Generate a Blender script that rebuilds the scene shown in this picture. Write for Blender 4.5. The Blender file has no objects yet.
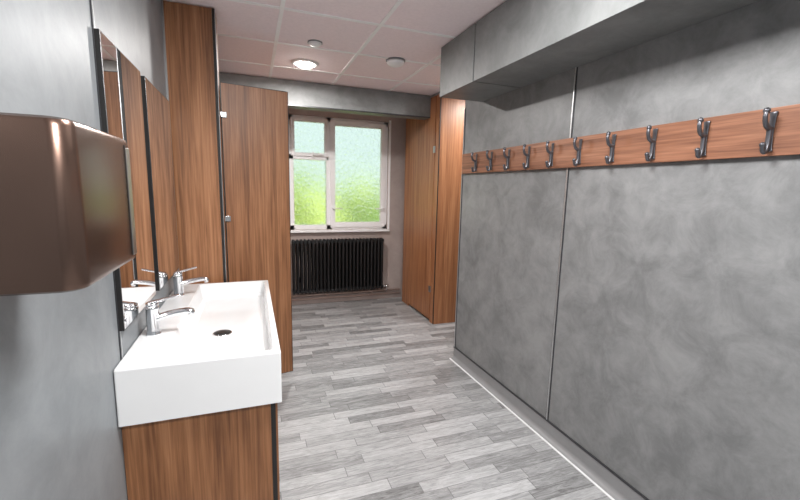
import bpy, bmesh, math, random
from mathutils import Vector, Matrix
random.seed(4)
S = bpy.context.scene
H = 1.5           # camera height
CEIL = 2.525
LX = -0.44        # left wall plane
RX = 1.68         # right wall plane
BY = 5.15         # back wall plane
NY = -1.6

def link(o, parent=None):
    S.collection.objects.link(o)
    if parent: o.parent = parent
    return o
def empty(name, loc=(0,0,0)):
    e = bpy.data.objects.new(name, None); e.location = loc
    e.empty_display_size = 0.1
    return link(e)

# ---------------- materials ----------------
def newmat(name):
    m = bpy.data.materials.new(name); m.use_nodes = True
    nt = m.node_tree; b = nt.nodes['Principled BSDF']
    return m, nt, b
def N(nt, t, **kw):
    n = nt.nodes.new(t)
    for k, v in kw.items():
        if k in n.inputs: n.inputs[k].default_value = v
        else: setattr(n, k, v)
    return n
def plain(name, col, rough=0.5, metal=0.0, var=0.04, scale=12):
    m, nt, b = newmat(name)
    tc = N(nt, 'ShaderNodeTexCoord')
    no = N(nt, 'ShaderNodeTexNoise', Scale=scale, Detail=3.0)
    r = N(nt, 'ShaderNodeValToRGB')
    r.color_ramp.elements[0].position = .3; r.color_ramp.elements[1].position = .7
    r.color_ramp.elements[0].color = [c*(1-var) for c in col]+[1]
    r.color_ramp.elements[1].color = [min(1, c*(1+var)) for c in col]+[1]
    nt.links.new(tc.outputs['Object'], no.inputs['Vector'])
    nt.links.new(no.outputs['Fac'], r.inputs['Fac'])
    nt.links.new(r.outputs['Color'], b.inputs['Base Color'])
    b.inputs['Roughness'].default_value = rough; b.inputs['Metallic'].default_value = metal
    return m
def plaster(name, c0, c1, rough=0.5, scale=1.6, mixf=.5):
    m, nt, b = newmat(name)
    geo = N(nt, 'ShaderNodeNewGeometry')
    n1 = N(nt, 'ShaderNodeTexNoise', Scale=scale, Detail=9.0, Roughness=0.66, Distortion=.2)
    n2 = N(nt, 'ShaderNodeTexNoise', Scale=scale*3.6, Detail=7.0, Roughness=0.74, Distortion=.5)
    mx = N(nt, 'ShaderNodeMix', data_type='FLOAT'); mx.inputs[0].default_value = mixf
    r = N(nt, 'ShaderNodeValToRGB')
    r.color_ramp.elements[0].position = .40; r.color_ramp.elements[1].position = .60
    r.color_ramp.elements[0].color = list(c0)+[1]; r.color_ramp.elements[1].color = list(c1)+[1]
    nt.links.new(geo.outputs['Position'], n1.inputs['Vector'])
    nt.links.new(geo.outputs['Position'], n2.inputs['Vector'])
    nt.links.new(n1.outputs['Fac'], mx.inputs[2]); nt.links.new(n2.outputs['Fac'], mx.inputs[3])
    nt.links.new(mx.outputs[0], r.inputs['Fac'])
    nt.links.new(r.outputs['Color'], b.inputs['Base Color'])
    b.inputs['Roughness'].default_value = rough
    return m
def wood(name, c0, c1, c2, axis='Z', rough=0.42, sc=1.0):
    m, nt, b = newmat(name)
    geo = N(nt, 'ShaderNodeNewGeometry')
    mp = N(nt, 'ShaderNodeMapping')
    s = {'Z': (17, 17, .8), 'Y': (17, .8, 17), 'X': (.8, 17, 17)}[axis]
    mp.inputs['Scale'].default_value = [k*sc for k in s]
    n1 = N(nt, 'ShaderNodeTexNoise', Scale=1.0, Detail=6.0, Roughness=0.65, Distortion=0.5)
    mp2 = N(nt, 'ShaderNodeMapping')
    s2 = {'Z': (110, 110, 2.5), 'Y': (110, 2.5, 110), 'X': (2.5, 110, 110)}[axis]
    mp2.inputs['Scale'].default_value = s2
    n2 = N(nt, 'ShaderNodeTexNoise', Scale=1.0, Detail=3.0, Roughness=0.6)
    mx = N(nt, 'ShaderNodeMix', data_type='FLOAT'); mx.inputs[0].default_value = .45
    r = N(nt, 'ShaderNodeValToRGB')
    e = r.color_ramp.elements
    e[0].position = .34; e[1].position = .66
    e[0].color = list(c0)+[1]; e[1].color = list(c2)+[1]
    k = e.new(.5); k.color = list(c1)+[1]
    nt.links.new(geo.outputs['Position'], mp.inputs['Vector'])
    nt.links.new(geo.outputs['Position'], mp2.inputs['Vector'])
    nt.links.new(mp.outputs[0], n1.inputs['Vector']); nt.links.new(mp2.outputs[0], n2.inputs['Vector'])
    nt.links.new(n1.outputs['Fac'], mx.inputs[2]); nt.links.new(n2.outputs['Fac'], mx.inputs[3])
    nt.links.new(mx.outputs[0], r.inputs['Fac'])
    nt.links.new(r.outputs['Color'], b.inputs['Base Color'])
    b.inputs['Roughness'].default_value = rough
    return m
def emis(name, col, s):
    m, nt, b = newmat(name)
    b.inputs['Base Color'].default_value = (*col, 1)
    b.inputs['Emission Color'].default_value = (*col, 1)
    b.inputs['Emission Strength'].default_value = s
    return m

M_wallR = plaster('grey_plaster_right', (.150,.153,.156), (.255,.258,.261), .44, 1.8)
M_wallL = plaster('grey_plaster_left', (.170,.186,.198), (.245,.262,.276), .44, 1.3)
M_soff = plaster('grey_plaster_soffit', (.155,.162,.162), (.235,.243,.243), .5)
M_back = plaster('beige_wall_paint', (.38,.31,.285), (.45,.375,.35), .6)
WD = ((.125,.047,.018), (.28,.120,.050), (.45,.215,.103))
M_wood = wood('walnut_laminate', *WD, 'Z')
M_woodY = wood('walnut_laminate_rail', (.11,.045,.026), (.24,.105,.060), (.36,.175,.105), 'Y')
M_woodO = wood('walnut_laminate_warm', (.18,.062,.024), (.34,.142,.062), (.48,.230,.108), 'Z')
M_dark = plain('black_edge', (.012,.011,.011), .45)
M_rad = plain('anthracite_radiator', (.005,.005,.006), .45)
M_hook = plain('dark_grey_hook', (.13,.13,.145), .30, .75)
M_white = plain('white_ceramic', (.80,.805,.81), .12, 0, .01)
M_upvc = plain('white_upvc', (.93,.93,.94), .3, 0, .01)
M_tile = plain('ceiling_tile', (.94,.83,.85), .9, 0, .03, 60)
M_grid = plain('ceiling_grid_metal', (.99,.97,.975), .5)
M_rimshade = plain('grey_rim_shade', (.25,.25,.26), .6)  # grey that paints the rim shadow around the ceiling sensors
M_chrome = plain('chrome', (.82,.83,.85), .08, 1.0, .01)
M_alu = plain('brushed_aluminium', (.42,.43,.44), .32, .9, .03)
M_mirror = plain('mirror_glass', (.93,.93,.93), .01, 1.0, .0)
M_bronze = plain('bronze_steel', (.18,.115,.09), .26, .9, .02)
M_bronze2 = plain('grey_steel_lid', (.50,.47,.46), .3, 1.0, .02)
M_trimw = plain('pale_weld_strip', (.78,.79,.80), .3)
M_cove = plain('coved_vinyl_grey', (.24,.24,.245), .42)
M_joint = plain('joint_strip', (.06,.06,.065), .35, .5)
M_jointl = plain('joint_strip_light', (.58,.59,.60), .3, .7)
M_pipe = plain('painted_pipe', (.42,.31,.27), .4)
M_light = emis('lamp_emission', (1,.96,.92), 60)
M_fillpanel = emis('fill_panel_emission', (1,.985,.97), 3)  # glow of the added fill panels, out of view

def floor_mat():
    m, nt, b = newmat('grey_wood_vinyl')
    L = nt.links
    geo = N(nt, 'ShaderNodeNewGeometry'); sp = N(nt, 'ShaderNodeSeparateXYZ')
    L.new(geo.outputs['Position'], sp.inputs[0])
    def mth(op, a, bb=None):
        n = N(nt, 'ShaderNodeMath', operation=op)
        for i, v in enumerate((a, bb)):
            if v is None: continue
            if isinstance(v, (int, float)): n.inputs[i].default_value = v
            else: L.new(v, n.inputs[i])
        return n.outputs[0]
    rowf = mth('DIVIDE', sp.outputs['Y'], .078)
    row = mth('FLOOR', rowf)
    wn = N(nt, 'ShaderNodeTexWhiteNoise', noise_dimensions='1D'); L.new(row, wn.inputs['W'])
    xs = mth('ADD', mth('DIVIDE', sp.outputs['X'], .45), mth('MULTIPLY', wn.outputs['Value'], 7.3))
    col = mth('FLOOR', xs)
    cb = N(nt, 'ShaderNodeCombineXYZ'); L.new(row, cb.inputs[0]); L.new(col, cb.inputs[1])
    wn2 = N(nt, 'ShaderNodeTexWhiteNoise', noise_dimensions='2D'); L.new(cb.outputs[0], wn2.inputs['Vector'])
    mp = N(nt, 'ShaderNodeMapping'); mp.inputs['Scale'].default_value = (7, 55, 1)
    ad = N(nt, 'ShaderNodeVectorMath', operation='ADD')
    L.new(geo.outputs['Position'], ad.inputs[0]); L.new(wn2.outputs['Color'], ad.inputs[1])
    L.new(ad.outputs[0], mp.inputs['Vector'])
    no = N(nt, 'ShaderNodeTexNoise', Scale=1.0, Detail=7.0, Roughness=.78, Distortion=1.3)
    L.new(mp.outputs[0], no.inputs['Vector'])
    f = mth('ADD', mth('MULTIPLY', wn2.outputs['Value'], .26), mth('MULTIPLY', no.outputs['Fac'], .95))
    r = N(nt, 'ShaderNodeValToRGB'); e = r.color_ramp.elements
    e[0].position = .36; e[1].position = .82
    e[0].color = (.10,.10,.10,1); e[1].color = (.50,.502,.51,1)
    L.new(f, r.inputs['Fac'])
    fy = mth('FRACT', rowf); fx = mth('FRACT', xs)
    sy = mth('LESS_THAN', fy, .04); sx = mth('LESS_THAN', fx, .009)
    seam = mth('MAXIMUM', sy, sx)
    mx = N(nt, 'ShaderNodeMix', data_type='RGBA')
    L.new(mth('MULTIPLY', seam, .65), mx.inputs[0])
    L.new(r.outputs['Color'], mx.inputs[6]); mx.inputs[7].default_value = (.08,.08,.08,1)
    L.new(mx.outputs[2], b.inputs['Base Color'])
    b.inputs['Roughness'].default_value = .33
    return m
M_floor = floor_mat()

# ---------------- mesh helpers ----------------
def finish(name, bm, mats, parent=None, smooth=False, bevel=0, loc=(0,0,0), rot=(0,0,0), seg=2):
    me = bpy.data.meshes.new(name)
    bmesh.ops.recalc_face_normals(bm, faces=bm.faces)
    bm.to_mesh(me); bm.free()
    if not isinstance(mats, (list, tuple)): mats = [mats]
    for m in mats: me.materials.append(m)
    if smooth:
        for p in me.polygons: p.use_smooth = True
    o = bpy.data.objects.new(name, me); o.location = loc; o.rotation_euler = rot
    link(o, parent)
    if bevel:
        md = o.modifiers.new('bevel', 'BEVEL'); md.width = bevel; md.segments = seg; md.limit_method = 'ANGLE'
    return o
def addbox(bm, lo, hi, mi=0):
    vs = [bm.verts.new((x, y, z)) for x in (lo[0], hi[0]) for y in (lo[1], hi[1]) for z in (lo[2], hi[2])]
    for q in ((0,1,3,2),(4,6,7,5),(0,4,5,1),(2,3,7,6),(0,2,6,4),(1,5,7,3)):
        f = bm.faces.new([vs[i] for i in q]); f.material_index = mi
def box(name, lo, hi, mat, parent=None, bevel=0):
    bm = bmesh.new(); addbox(bm, lo, hi)
    return finish(name, bm, mat, parent, bevel=bevel)
def boxes(name, lst, mat, parent=None, bevel=0):
    bm = bmesh.new()
    for b in lst:
        addbox(bm, b[0], b[1], b[2] if len(b) > 2 else 0)
    return finish(name, bm, mat, parent, bevel=bevel)
def addtube(bm, pts, rad, n=12, cap=True, mi=0, flat=1.0):
    pts = [Vector(p) for p in pts]
    if not isinstance(rad, (list, tuple)): rad = [rad]*len(pts)
    rings = []; ref = None
    for i, p in enumerate(pts):
        t = (pts[min(i+1, len(pts)-1)] - pts[max(i-1, 0)]).normalized()
        if ref is None:
            ref = Vector((0,1,0)) if abs(t.y) < .9 else Vector((1,0,0))
        a = (ref - t*ref.dot(t)).normalized(); ref = a; b = t.cross(a)
        rings.append([bm.verts.new(p + (a*math.cos(2*math.pi*k/n) + b*math.sin(2*math.pi*k/n)*flat)*rad[i]) for k in range(n)])
    for r0, r1 in zip(rings, rings[1:]):
        for k in range(n):
            f = bm.faces.new((r0[k], r0[(k+1) % n], r1[(k+1) % n], r1[k])); f.smooth = True; f.material_index = mi
    if cap:
        for r in (rings[0], rings[-1]):
            f = bm.faces.new(r); f.material_index = mi
def smoothpts(P, k=6):
    P = [Vector(p) for p in P]; out = []
    for i in range(len(P)-1):
        p0 = P[max(i-1, 0)]; p1 = P[i]; p2 = P[i+1]; p3 = P[min(i+2, len(P)-1)]
        for j in range(k):
            t = j/k
            out.append(.5*((2*p1)+(p2-p0)*t+(2*p0-5*p1+4*p2-p3)*t*t+(3*p1-p0-3*p2+p3)*t**3))
    out.append(P[-1]); return out
def addlathe(bm, prof, c, n=32, mi=0):
    rings = []
    for r, z in prof:
        rings.append([bm.verts.new((c[0]+r*math.cos(2*math.pi*k/n), c[1]+r*math.sin(2*math.pi*k/n), c[2]+z)) for k in range(n)])
    for r0, r1 in zip(rings, rings[1:]):
        for k in range(n):
            f = bm.faces.new((r0[k], r0[(k+1) % n], r1[(k+1) % n], r1[k])); f.smooth = True; f.material_index = mi
    for r in (rings[0], rings[-1]):
        f = bm.faces.new(r); f.material_index = mi
def rrect(x0, x1, y0, y1, r, z, k=6):
    out = []
    for cx, cy, a0 in ((x1-r, y1-r, 0), (x0+r, y1-r, 90), (x0+r, y0+r, 180), (x1-r, y0+r, 270)):
        for j in range(k+1):
            a = math.radians(a0+90*j/k); out.append((cx+r*math.cos(a), cy+r*math.sin(a), z))
    return out
def loft(bm, loops, cap0=True, cap1=True, mi=0, smooth=True):
    R = [[bm.verts.new(p) for p in l] for l in loops]; n = len(R[0])
    for a, b in zip(R, R[1:]):
        for k in range(n):
            f = bm.faces.new((a[k], a[(k+1) % n], b[(k+1) % n], b[k])); f.smooth = smooth; f.material_index = mi
    if cap0: bm.faces.new(R[0]).material_index = mi
    if cap1: bm.faces.new(R[-1]).material_index = mi

# ---------------- room shell ----------------
XA, XB = -1.65, 3.3
box('floor', (XA-.1, NY-.1, -.1), (XB+.1, BY+.2, 0), M_floor)
bm = bmesh.new(); addbox(bm, (XA-.1, NY-.1, CEIL), (XB+.1, BY+.2, CEIL+.1), 0)
ceil = finish('ceiling', bm, [M_tile])
bm = bmesh.new()
gx = [-1.02+.6*i for i in range(-1, 8)]
gy = [-1.6+.6*i for i in range(0, 12)]
for x in gx:
    if XA < x < XB: addbox(bm, (x-.012+.02, NY, CEIL-.006), (x+.012+.02, BY, CEIL+.01))
for y in gy:
    if y < BY-.05: addbox(bm, (XA, y-.012, CEIL-.0055), (XB, y+.012, CEIL+.01))
finish('trim_ceiling_grid', bm, M_grid)

box('wall_left', (LX-.12, NY, 0), (LX, 2.75, CEIL), M_wallL)
boxes('wall_left_recess', [((XA-.1, 2.63, 0), (XA, BY, CEIL)), ((XA, 2.63, 0), (LX-.12, 2.75, CEIL))], M_wallL)
box('wall_right', (RX, NY, 0), (RX+.14, 3.06, CEIL), M_wallR)
boxes('wall_right_passage', [((XB, 2.9, 0), (XB+.1, BY, CEIL)), ((RX+.14, 2.9, 0), (XB, 3.0, CEIL))], M_wallR)
box('wall_behind', (LX-.12, NY-.1, 0), (RX+.14, NY, CEIL), M_wallL)
WX0, WX1, WZ0, WZ1 = .44, 1.715, .965, 2.365
boxes('wall_back', [((XA-.1, BY, 0), (WX0, BY+.2, CEIL)), ((WX1, BY, 0), (XB+.1, BY+.2, CEIL)),
                    ((WX0, BY, 0), (WX1, BY+.2, WZ0)), ((WX0, BY, WZ1), (WX1, BY+.2, CEIL))], M_back)
box('trim_bulkhead_back', (XA, 4.2, 2.285), (1.878, 4.36, CEIL-.007), M_soff, bevel=.003)
box('trim_bulkhead_edge', (XA, 4.192, 2.281), (1.876, 4.2, 2.293), M_joint)
boxes('trim_soffit_right', [((1.32, 2.327, 2.175), (RX-.001, 2.80, CEIL-.007)), ((1.32, .907, 2.175), (RX-.001, 2.313, CEIL-.007)),
                       ((1.32, NY, 2.175), (RX-.001, .893, CEIL-.007)), ((1.328, NY, 2.183), (RX-.001, 2.79, CEIL-.008), 1)], [M_soff, M_joint], bevel=.002)
for i, y in enumerate((.42, 1.835, 3.052)):
    boxes('trim_joint_right_%d' % i, [((RX-.004, y-.009, .11), (RX, y+.009, 2.175)), ((RX-.007, y-.003, .11), (RX, y+.004, 2.175), 1)], [M_joint, M_jointl])
for i, y in enumerate((.2, 1.56)):
    boxes('trim_joint_left_%d' % i, [((LX, y-.006, .1), (LX+.004, y+.006, CEIL)), ((LX, y-.002, .1), (LX+.006, y+.003, CEIL), 1)], [M_joint, M_jointl])
def cove(name, x, sgn, y0, y1):
    bm = bmesh.new()
    prof = [(0, .105), (.006, .105), (.006, .035)]
    for k in range(1, 7):
        a = math.radians(15*k); prof.append((.006+.03*(1-math.cos(a)), .035-.031*math.sin(a)))
    prof += [(.036, 0), (0, 0)]
    R = [[bm.verts.new((x+sgn*p[0], y, p[1])) for p in prof] for y in (y0, y1)]
    n = len(prof)
    for k in range(n):
        bm.faces.new((R[0][k], R[0][(k+1) % n], R[1][(k+1) % n], R[1][k]))
    bm.faces.new(R[0]); bm.faces.new(R[1])
    o = finish(name, bm, M_cove)
    boxes('trim_cap_'+name, [((min(x, x+sgn*.009), y0, .103), (max(x, x+sgn*.009), y1, .111), 0)], [M_joint])
    boxes('trim_weld_'+name, [((min(x+sgn*.034, x+sgn*.048), y0, 0), (max(x+sgn*.034, x+sgn*.048), y1, .004), 0)], [M_trimw])
cove('baseboard_right', RX, -1, NY, 3.06)
cove('baseboard_left', LX, 1, NY, 1.48)
boxes('baseboard_back', [((XA, BY-.012, 0), (XB, BY, .09))], M_back, bevel=.003)

# ---------------- camera ----------------
cam = bpy.data.cameras.new('camera'); co = bpy.data.objects.new('camera', cam); link(co)
f = Vector((.3438, .9271, -.1496)).normalized()
r = Vector((.9386, -.3445, .0224)); r = (r - f*r.dot(f)).normalized()
u = r.cross(f)
Mx = Matrix(((r.x, u.x, -f.x), (r.y, u.y, -f.y), (r.z, u.z, -f.z))).to_4x4()
Mx.translation = (0, 0, H); co.matrix_world = Mx
cam.sensor_width = 36; cam.lens = 18.05; cam.clip_start = .02
S.camera = co

# ---------------- window ----------------
w = empty('window_1', (0, 0, 0))
fy0, fy1 = BY+.03, BY+.10
fw = .06
xm = .935
zt = 1.87
fr = [((WX0, fy0, WZ0), (WX0+fw, fy1, WZ1)), ((WX1-fw, fy0, WZ0), (WX1, fy1, WZ1)),
      ((WX0, fy0, WZ0), (WX1, fy1, WZ0+fw)), ((WX0, fy0, WZ1-fw), (WX1, fy1, WZ1)),
      ((xm-.035, fy0, WZ0), (xm+.035, fy1, WZ1)), ((WX0, fy0, zt-.03), (xm, fy1, zt+.03))]
boxes('frame', fr, M_upvc, w, bevel=.004)
def sash(name, x0, x1, z0, z1, t=.045):
    boxes(name, [((x0, fy0-.018, z0), (x0+t, fy0+.03, z1)), ((x1-t, fy0-.018, z0), (x1, fy0+.03, z1)),
                 ((x0+t, fy0-.018, z0), (x1-t, fy0+.03, z0+t)), ((x0+t, fy0-.018, z1-t), (x1-t, fy0+.03, z1))], M_upvc, w, bevel=.004)
sash('sash_casement', xm+.012, WX1-.03, WZ0+.03, WZ1-.03, .065)
sash('sash_top_light', WX0+.03, xm-.012, zt+.008, WZ1-.03, .045)
mg, nt, b = newmat('obscured_glass')
b.inputs['Base Color'].default_value = (.95,.99,.975,1)
b.inputs['Transmission Weight'].default_value = 1; b.inputs['Roughness'].default_value = .33; b.inputs['IOR'].default_value = 1.33
vo = N(nt, 'ShaderNodeTexVoronoi', Scale=26.0); bp = N(nt, 'ShaderNodeBump', Strength=1.0, Distance=.025)
g2 = N(nt, 'ShaderNodeNewGeometry'); nt.links.new(g2.outputs['Position'], vo.inputs['Vector'])
nt.links.new(vo.outputs['Distance'], bp.inputs['Height']); nt.links.new(bp.outputs[0], b.inputs['Normal'])
box('glass_pane', (WX0+.03, fy0+.02, WZ0+.03), (WX1-.03, fy0+.026, WZ1-.03), mg, w)
def whandle(name, x, z, dx):
    bm = bmesh.new()
    addbox(bm, (x-.012, fy0-.03, z-.035), (x+.012, fy0-.017, z+.035))
    addtube(bm, [(x, fy0-.02, z), (x, fy0-.05, z), (x+dx*.02, fy0-.056, z), (x+dx*.12, fy0-.056, z-.003)], [.008, .008, .009, .007], 8)
    finish(name, bm, M_upvc, w)
whandle('handle_casement', xm+.045, 1.24, 1)
whandle('handle_top_light', WX1-.06, 1.24, -1)
whandle('handle_left', xm-.2, zt+.03, 1)
box('trim_window_sill', (WX0-.03, BY-.05, WZ0-.03), (WX1+.02, BY+.03, WZ0-.001), M_upvc, bevel=.004)
box('trim_window_reveal', (WX1+.001, BY-.008, WZ0), (WX1+.03, BY-.0005, WZ1+.02), M_upvc)

# outside
hm, nt, b = newmat('hedge_leaves')
g2 = N(nt, 'ShaderNodeNewGeometry'); no = N(nt, 'ShaderNodeTexNoise', Scale=1.3, Detail=6.0)
rr = N(nt, 'ShaderNodeValToRGB'); rr.color_ramp.elements[0].position = .38; rr.color_ramp.elements[1].position = .62
rr.color_ramp.elements[0].color = (.10,.22,.04,1); rr.color_ramp.elements[1].color = (.66,.74,.22,1)
nt.links.new(g2.outputs['Position'], no.inputs['Vector']); nt.links.new(no.outputs['Fac'], rr.inputs['Fac']); nt.links.new(rr.outputs['Color'], b.inputs['Base Color'])
b.inputs['Roughness'].default_value = .8
bm = bmesh.new()
for i in range(90):
    c = Vector((random.uniform(-3, 8), random.uniform(8.2, 9.2), random.uniform(-.2, 1.3)))
    s = random.uniform(.35, .6)
    bmesh.ops.create_icosphere(bm, subdivisions=3, radius=s, matrix=Matrix.Translation(c))
for v in bm.verts:
    v.co += Vector((random.uniform(-.04, .04), random.uniform(-.04, .04), random.uniform(-.04, .04)))
finish('garden_hedge', bm, hm)
box('ground_lawn', (-12, BY+.3, -.6), (14, 24, -.4), hm)

# ---------------- radiator ----------------
bm = bmesh.new()
rx0, rx1, rz0, rz1 = .45, 1.63, .17, .855
n = 25
for i in range(n):
    x = rx0+.02+(rx1-rx0-.04)*i/(n-1)
    for y in (5.03, 5.085):
        addtube(bm, [(x, y, rz0), (x, y, rz0+.03), (x, y, rz1-.03), (x, y, rz1)], [.012, .0175, .0175, .012], 10)
    addbox(bm, (x-.021, 5.012, rz1-.045), (x+.021, 5.103, rz1-.012))
    addbox(bm, (x-.021, 5.012, rz0+.012), (x+.021, 5.103, rz0+.045))
rad = empty('column_radiator')
finish('columns', bm, M_rad, rad)
bm = bmesh.new()
for x in (rx0+.1, rx1-.1):
    addbox(bm, (x-.02, 5.09, .3), (x+.02, BY, .36))
    addbox(bm, (x-.02, 5.09, .7), (x+.02, BY, .76))
finish('brackets', bm, M_rad, rad)
bm = bmesh.new()
addtube(bm, [(rx1-.01, 5.06, .20), (rx1+.06, 5.06, .20), (rx1+.06, 5.06, .13)], .011, 8)
addtube(bm, [(rx1+.035, 5.06, .20), (rx1+.09, 5.06, .20)], .018, 10)
finish('valve', bm, M_chrome, rad)
bm = bmesh.new()
addtube(bm, [(-.1, 5.11, .125), (1.90, 5.11, .125)], .013, 10)
addtube(bm, [(-.1, 5.11, .075), (1.90, 5.11, .075)], .013, 10)
for x in (.3, .9, 1.5):
    addbox(bm, (x-.01, 5.11, .06), (x+.01, BY, .14))
finish('heating_pipe', bm, M_pipe)

# ---------------- right cubicle (full height) ----------------
cb = empty('toilet_cubicle')
cx = 1.88; cy = 3.95; c1 = 4.95; t = .02; zc = CEIL-.03
box('front_pilaster_a', (cx, cy+.002, .0), (cx+t, cy+.10, zc), M_woodO, cb)
box('door_leaf', (cx-.002, cy+.108, .03), (cx+t-.002, c1-.24, zc), M_woodO, cb, .001)
box('front_pilaster_b', (cx, c1-.232, .0), (cx+t, c1, zc), M_woodO, cb)
box('side_panel', (cx+t, cy, .0), (3.29, cy+t, zc), M_woodO, cb)
box('rear_panel', (cx+t, c1-t, .0), (3.29, c1, zc), M_woodO, cb)
box('corner_edge', (cx-.003, cy-.003, 0), (cx+.006, cy+.004, zc), M_dark, cb)
box('headrail', (cx-.004, cy-.004, zc), (cx+.03, c1, CEIL-.007), M_alu, cb)
box('hinge_lower', (cx-.01, cy+.085, .35), (cx, cy+.13, .42), M_alu, cb)
box('hinge_upper', (cx-.01, cy+.085, 1.9), (cx, cy+.13, 1.97), M_alu, cb)

# ---------------- left cubicle ----------------
cl = empty('toilet_cubicle')
box('end_panel', (-.439, 2.752, 0), (-.185, 2.772, CEIL-.007), M_wood, cl)
box('end_panel_return', (XA, 2.775, 0), (-.44, 2.79, CEIL-.007), M_wood, cl)
box('end_panel_edge', (-.184, 2.750, 0), (-.170, 2.774, CEIL-.007), M_dark, cl)
box('edge_trim', (-.1695, 2.752, 0), (-.166, 2.762, CEIL-.007), M_alu, cl)
box('pilaster', (-.186, 2.775, .1), (-.168, 2.90, CEIL-.007), M_wood, cl)
box('wall_channel', (-.4395, 2.742, 0), (-.431, 2.7515, CEIL-.007), M_alu, cl)
box('far_pilaster', (-.186, 3.50, .1), (-.168, 3.75, 2.14), M_wood, cl)
box('far_door_leaf', (-.186, 3.755, .1), (-.168, 4.35, 2.14), M_wood, cl)
box('far_panel', (-.186, 4.355, .1), (-.168, BY-.02, 2.14), M_wood, cl)
for i, y in enumerate((2.84, 3.62, 4.8)):
    boxes('foot_%d' % i, [((-.185, y-.02, 0), (-.169, y+.02, .1))], M_alu, cl)
d = empty('door_1', (-.165, 2.93, 0))
ang = math.atan2(.09, .422); L = math.hypot(.422, .09)
d.rotation_euler = (0, 0, ang)
box('leaf', (0.002, -.009, .10), (L-.002, .009, 2.147), M_wood, d)
boxes('edge_band', [((-.002, -.0095, .098), (.002, .0095, 2.149)), ((L-.002, -.0095, .098), (L+.002, .0095, 2.149)),
                    ((0, -.0095, 2.147), (L, .0095, 2.151)), ((0, -.0095, .097), (L, .0095, .1))], M_dark, d)
for i, z in enumerate((1.95, .45, 1.28)):
    boxes('hinge_%d' % i, [((-.018, -.022, z-.018), (.028, -.009, z+.018))], M_alu, d, bevel=.003)
boxes('latch', [((L-.05, .009, 1.0), (L-.01, .03, 1.05))], M_alu, d, bevel=.003)

# ---------------- mirrors ----------------
def mirror(y0, y1):
    o = boxes('wall_mirror', [((LX+.0005, y0, 1.0), (LX+.018, y1, 1.965), 0), ((LX+.018, y0+.004, 1.004), (LX+.0195, y1-.004, 1.961), 1)], [M_dark, M_mirror])
    return o
mirror(1.555, 2.045); mirror(2.125, 2.68)

# ---------------- basin + vanity ----------------
BZ = .90; y0, y1 = 1.465, 2.68; x0, x1 = LX+.002, .085
bs = empty('trough_basin')
bm = bmesh.new()
hb = .20
loops = [rrect(x0, x1, y0, y1, .006, BZ-hb), rrect(x0, x1, y0, y1, .006, BZ-.006), rrect(x0+.002, x1-.002, y0+.002, y1-.002, .006, BZ-.001),
         rrect(x0+.006, x1-.006, y0+.006, y1-.006, .006, BZ),
         rrect(x0+.125, x1-.022, y0+.022, y1-.022, .03, BZ), rrect(x0+.129, x1-.026, y0+.026, y1-.026, .03, BZ-.004),
         rrect(x0+.145, x1-.034, y0+.036, y1-.036, .04, BZ-.075), rrect(x0+.165, x1-.053, y0+.060, y1-.060, .05, BZ-.092),
         rrect(-.20, -.10, 1.98, 2.08, .045, BZ-.104)]
loft(bm, loops)
o = finish('bowl', bm, M_white, bs)
for p in o.data.polygons: p.use_smooth = False
bm = bmesh.new()
addlathe(bm, [(.044, -.001), (.044, .003), (.038, .005), (.036, .002)], (-.150, 2.02, BZ-.103), 24, 0)
addlathe(bm, [(.038, .000), (.038, .0055), (.010, .007)], (-.150, 2.02, BZ-.1025), 24, 1)
finish('waste', bm, [M_chrome, M_dark], bs)

vc = empty('vanity_cabinet')
box('end_panel', (LX+.002, 1.50, .0), (.045, 1.52, BZ-hb-.001), M_wood, vc)
box('far_end_panel', (LX+.002, 2.64, .0), (.045, 2.66, BZ-hb-.001), M_wood, vc)
box('carcass', (LX+.002, 1.521, .10), (.040, 2.639, BZ-hb-.002), M_dark, vc)
box('front_edge', (.0455, 1.498, .0), (.062, 2.662, BZ-hb-.001), M_dark, vc)
for i in range(3):
    a = 1.502+i*.3865
    box('front_%d' % i, (.062, a+.002, .10), (.070, a+.3835, BZ-hb-.004), M_wood, vc, .001)

def tap(y):
    e = empty('basin_mixer_tap', (-.385, y, BZ))
    bm = bmesh.new()
    addlathe(bm, [(.027, 0), (.027, .006), (.025, .009), (.0235, .02), (.0235, .105), (.0245, .108), (.0245, .118), (.019, .122)], (0, 0, 0), 24)
    finish('body', bm, M_chrome, e)
    bm = bmesh.new()
    P = smoothpts([(.005, 0, .062), (.05, 0, .078), (.105, 0, .088), (.135, 0, .088), (.143, 0, .078)], 5)
    addtube(bm, P, [.019-.004*i/(len(P)-1) for i in range(len(P))], 14, flat=.75)
    addtube(bm, [(.136, 0, .085), (.138, 0, .068)], .010, 12)
    finish('spout', bm, M_chrome, e)
    bm = bmesh.new()
    addtube(bm, [(0, 0, .118), (0, 0, .132)], [.0235, .022], 20)
    P = smoothpts([(-.012, 0, .130), (.02, 0, .137), (.06, 0, .147), (.095, 0, .156)], 5)
    addtube(bm, P, [.014-.004*i/(len(P)-1) for i in range(len(P))], 12, flat=.5)
    finish('lever', bm, M_chrome, e)
tap(1.79); tap(2.40)

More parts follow.
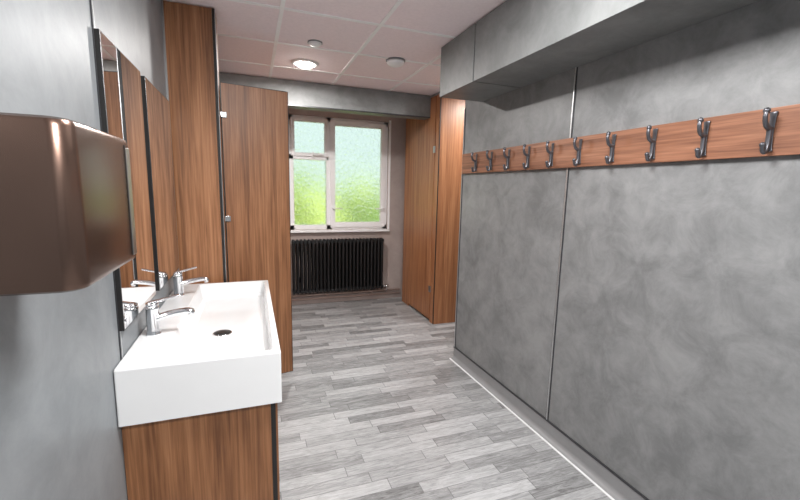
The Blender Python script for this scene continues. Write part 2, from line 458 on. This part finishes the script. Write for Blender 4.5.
# ---------------- hand dryer ----------------
hd = empty('hand_dryer')
bm = bmesh.new()
dz0, dz1 = 1.338, 1.590
def dl(z, g):
    o = []
    X0, X1, Y0, Y1 = LX+.001, -.235-g, .70+g, 1.0-g
    rn, rf = .028, .012
    o.append((X0, Y1, z)); o.append((X0, Y0, z))
    for k in range(9):
        a = math.radians(-90+90*k/8); o.append((X1-rn+rn*math.cos(a), Y0+rn+rn*math.sin(a), z))
    for k in range(5):
        a = math.radians(90*k/4); o.append((X1-rf+rf*math.cos(a), Y1-rf+rf*math.sin(a), z))
    return o
loft(bm, [dl(dz0, .010), dl(dz0+.004, .003), dl(dz0+.012, 0), dl(dz1-.012, 0), dl(dz1-.004, .003), dl(dz1, .010)])
o = finish('shell', bm, M_bronze, hd)
md = o.modifiers.new('es', 'EDGE_SPLIT'); md.split_angle = math.radians(35)
box('side_seam', (-.2375, .960, dz0+.015), (-.2338, .964, dz1-.015), M_dark, hd)
box('side_lid', (-.238, .966, dz0+.014), (-.2330, .988, dz1-.02), M_bronze2, hd, .001)
box('sensor_nozzle', (-.40, .76, dz0-.006), (-.29, .93, dz0+.003), M_dark, hd, .002)

# ---------------- coat rail ----------------
box('coat_rail', (RX-.021, .30, 1.64), (RX-.001, 3.03, 1.80), M_woodY, bevel=.002)
hx = RX-.0245
def hook(y):
    bm = bmesh.new()
    P = [(hx-.001, y, 1.655), (hx-.001, y, 1.675), (hx-.001, y, 1.72), (hx-.001, y, 1.765), (hx-.001, y, 1.785)]
    P = smoothpts(P, 3)
    rr_ = [.0085+.0045*abs(2*i/(len(P)-1)-1)**1.5 for i in range(len(P))]
    addtube(bm, P, rr_, 10, flat=.25)
    P = smoothpts([(hx-.001, y, 1.730), (hx-.018, y, 1.731), (hx-.034, y, 1.742), (hx-.042, y, 1.765), (hx-.039, y, 1.785)], 5)
    addtube(bm, P, [.0088-.002*i/(len(P)-1) for i in range(len(P))], 10)
    bmesh.ops.create_uvsphere(bm, u_segments=12, v_segments=8, radius=.0105, matrix=Matrix.Translation((hx-.039, y, 1.786)))
    P = smoothpts([(hx-.010, y, 1.730), (hx-.009, y, 1.700), (hx-.011, y, 1.672), (hx-.019, y, 1.652), (hx-.031, y, 1.656), (hx-.035, y, 1.674)], 5)
    addtube(bm, P, [.0082-.0015*i/(len(P)-1) for i in range(len(P))], 10)
    bmesh.ops.create_uvsphere(bm, u_segments=12, v_segments=8, radius=.0095, matrix=Matrix.Translation((hx-.035, y, 1.675)))
    finish('coat_hook', bm, M_hook, smooth=True)
for k in range(-2, 10):
    hook(.884+.2125*k)

# ---------------- ceiling fittings ----------------
def downlight(x, y, power, r=.065):
    e = empty('recessed_downlight', (x, y, CEIL))
    bm = bmesh.new()
    addlathe(bm, [(r*.80, -.004), (r*.85, -.014), (r*1.1, -.012), (r*1.25, -.004), (r*1.25, .002)], (0, 0, 0), 32)
    finish('bezel', bm, M_upvc, e)
    bm = bmesh.new()
    addlathe(bm, [(r*.84, -.004), (r*.84, -.0145), (r*.6, -.030), (.004, -.040)], (0, 0, 0), 32)
    finish('lamp', bm, M_light, e)
    l = bpy.data.lights.new('downlight_beam', 'AREA'); l.shape = 'DISK'; l.size = .1; l.energy = power; l.color = (1, .97, .94)
    lo = bpy.data.objects.new('beam', l); lo.location = (0, 0, -.044); link(lo, e)
downlight(.455, 3.61, 34, .09)
downlight(2.4, 3.5, 22)  # unseen lamp added to light the side passage
downlight(-.9, 3.7, 8)  # unseen lamp added to light the left cubicle
def fill_panel(x, y, power):  # unseen glowing ceiling panel, added as soft fill for the room
    e = empty('fill_ceiling_panel', (x, y, CEIL))
    boxes('frame', [((-.297, -.297, -.012), (.297, -.275, -.001)), ((-.297, .275, -.012), (.297, .297, -.001)),
                    ((-.297, -.275, -.012), (-.275, .275, -.001)), ((.275, -.275, -.012), (.297, .275, -.001))], M_upvc, e)
    box('diffuser', (-.275, -.275, -.010), (.275, .275, -.001), M_fillpanel, e)
    l = bpy.data.lights.new('fill_panel_light', 'AREA'); l.shape = 'SQUARE'; l.size = .54; l.energy = power; l.color = (1, .985, .97)
    lo = bpy.data.objects.new('light', l); lo.location = (0, 0, -.014); link(lo, e)
fill_panel(.60, 1.1, 52)
fill_panel(.60, -.7, 66)
bm = bmesh.new()
addlathe(bm, [(.078, 0), (.078, -.010)], (1.12, 3.22, CEIL-.001), 32, 1)
addlathe(bm, [(.070, -.010), (.072, -.022), (.060, -.036), (.040, -.046), (.010, -.050)], (1.12, 3.22, CEIL-.001), 32, 0)
finish('smoke_detector', bm, [M_upvc, M_rimshade])
bm = bmesh.new()
addlathe(bm, [(.052, 0), (.052, -.008)], (.46, 3.08, CEIL-.001), 28, 1)  # same painted rim shadow for the sensor
addlathe(bm, [(.047, -.008), (.045, -.014), (.030, -.024), (.008, -.028)], (.46, 3.08, CEIL-.001), 28, 0)
finish('motion_sensor', bm, [M_upvc, M_rimshade])

# ---------------- world + sun ----------------
W = bpy.data.worlds.new('world'); S.world = W; W.use_nodes = True
bg = W.node_tree.nodes['Background']; bg.inputs[0].default_value = (.72, .88, .85, 1); bg.inputs[1].default_value = 1.15
sun = bpy.data.lights.new('sun', 'SUN'); sun.energy = 4.5; sun.angle = .03
so = bpy.data.objects.new('sun', sun); link(so)
so.rotation_euler = (math.radians(42), 0, math.radians(-15))
S.view_settings.view_transform = 'Standard'
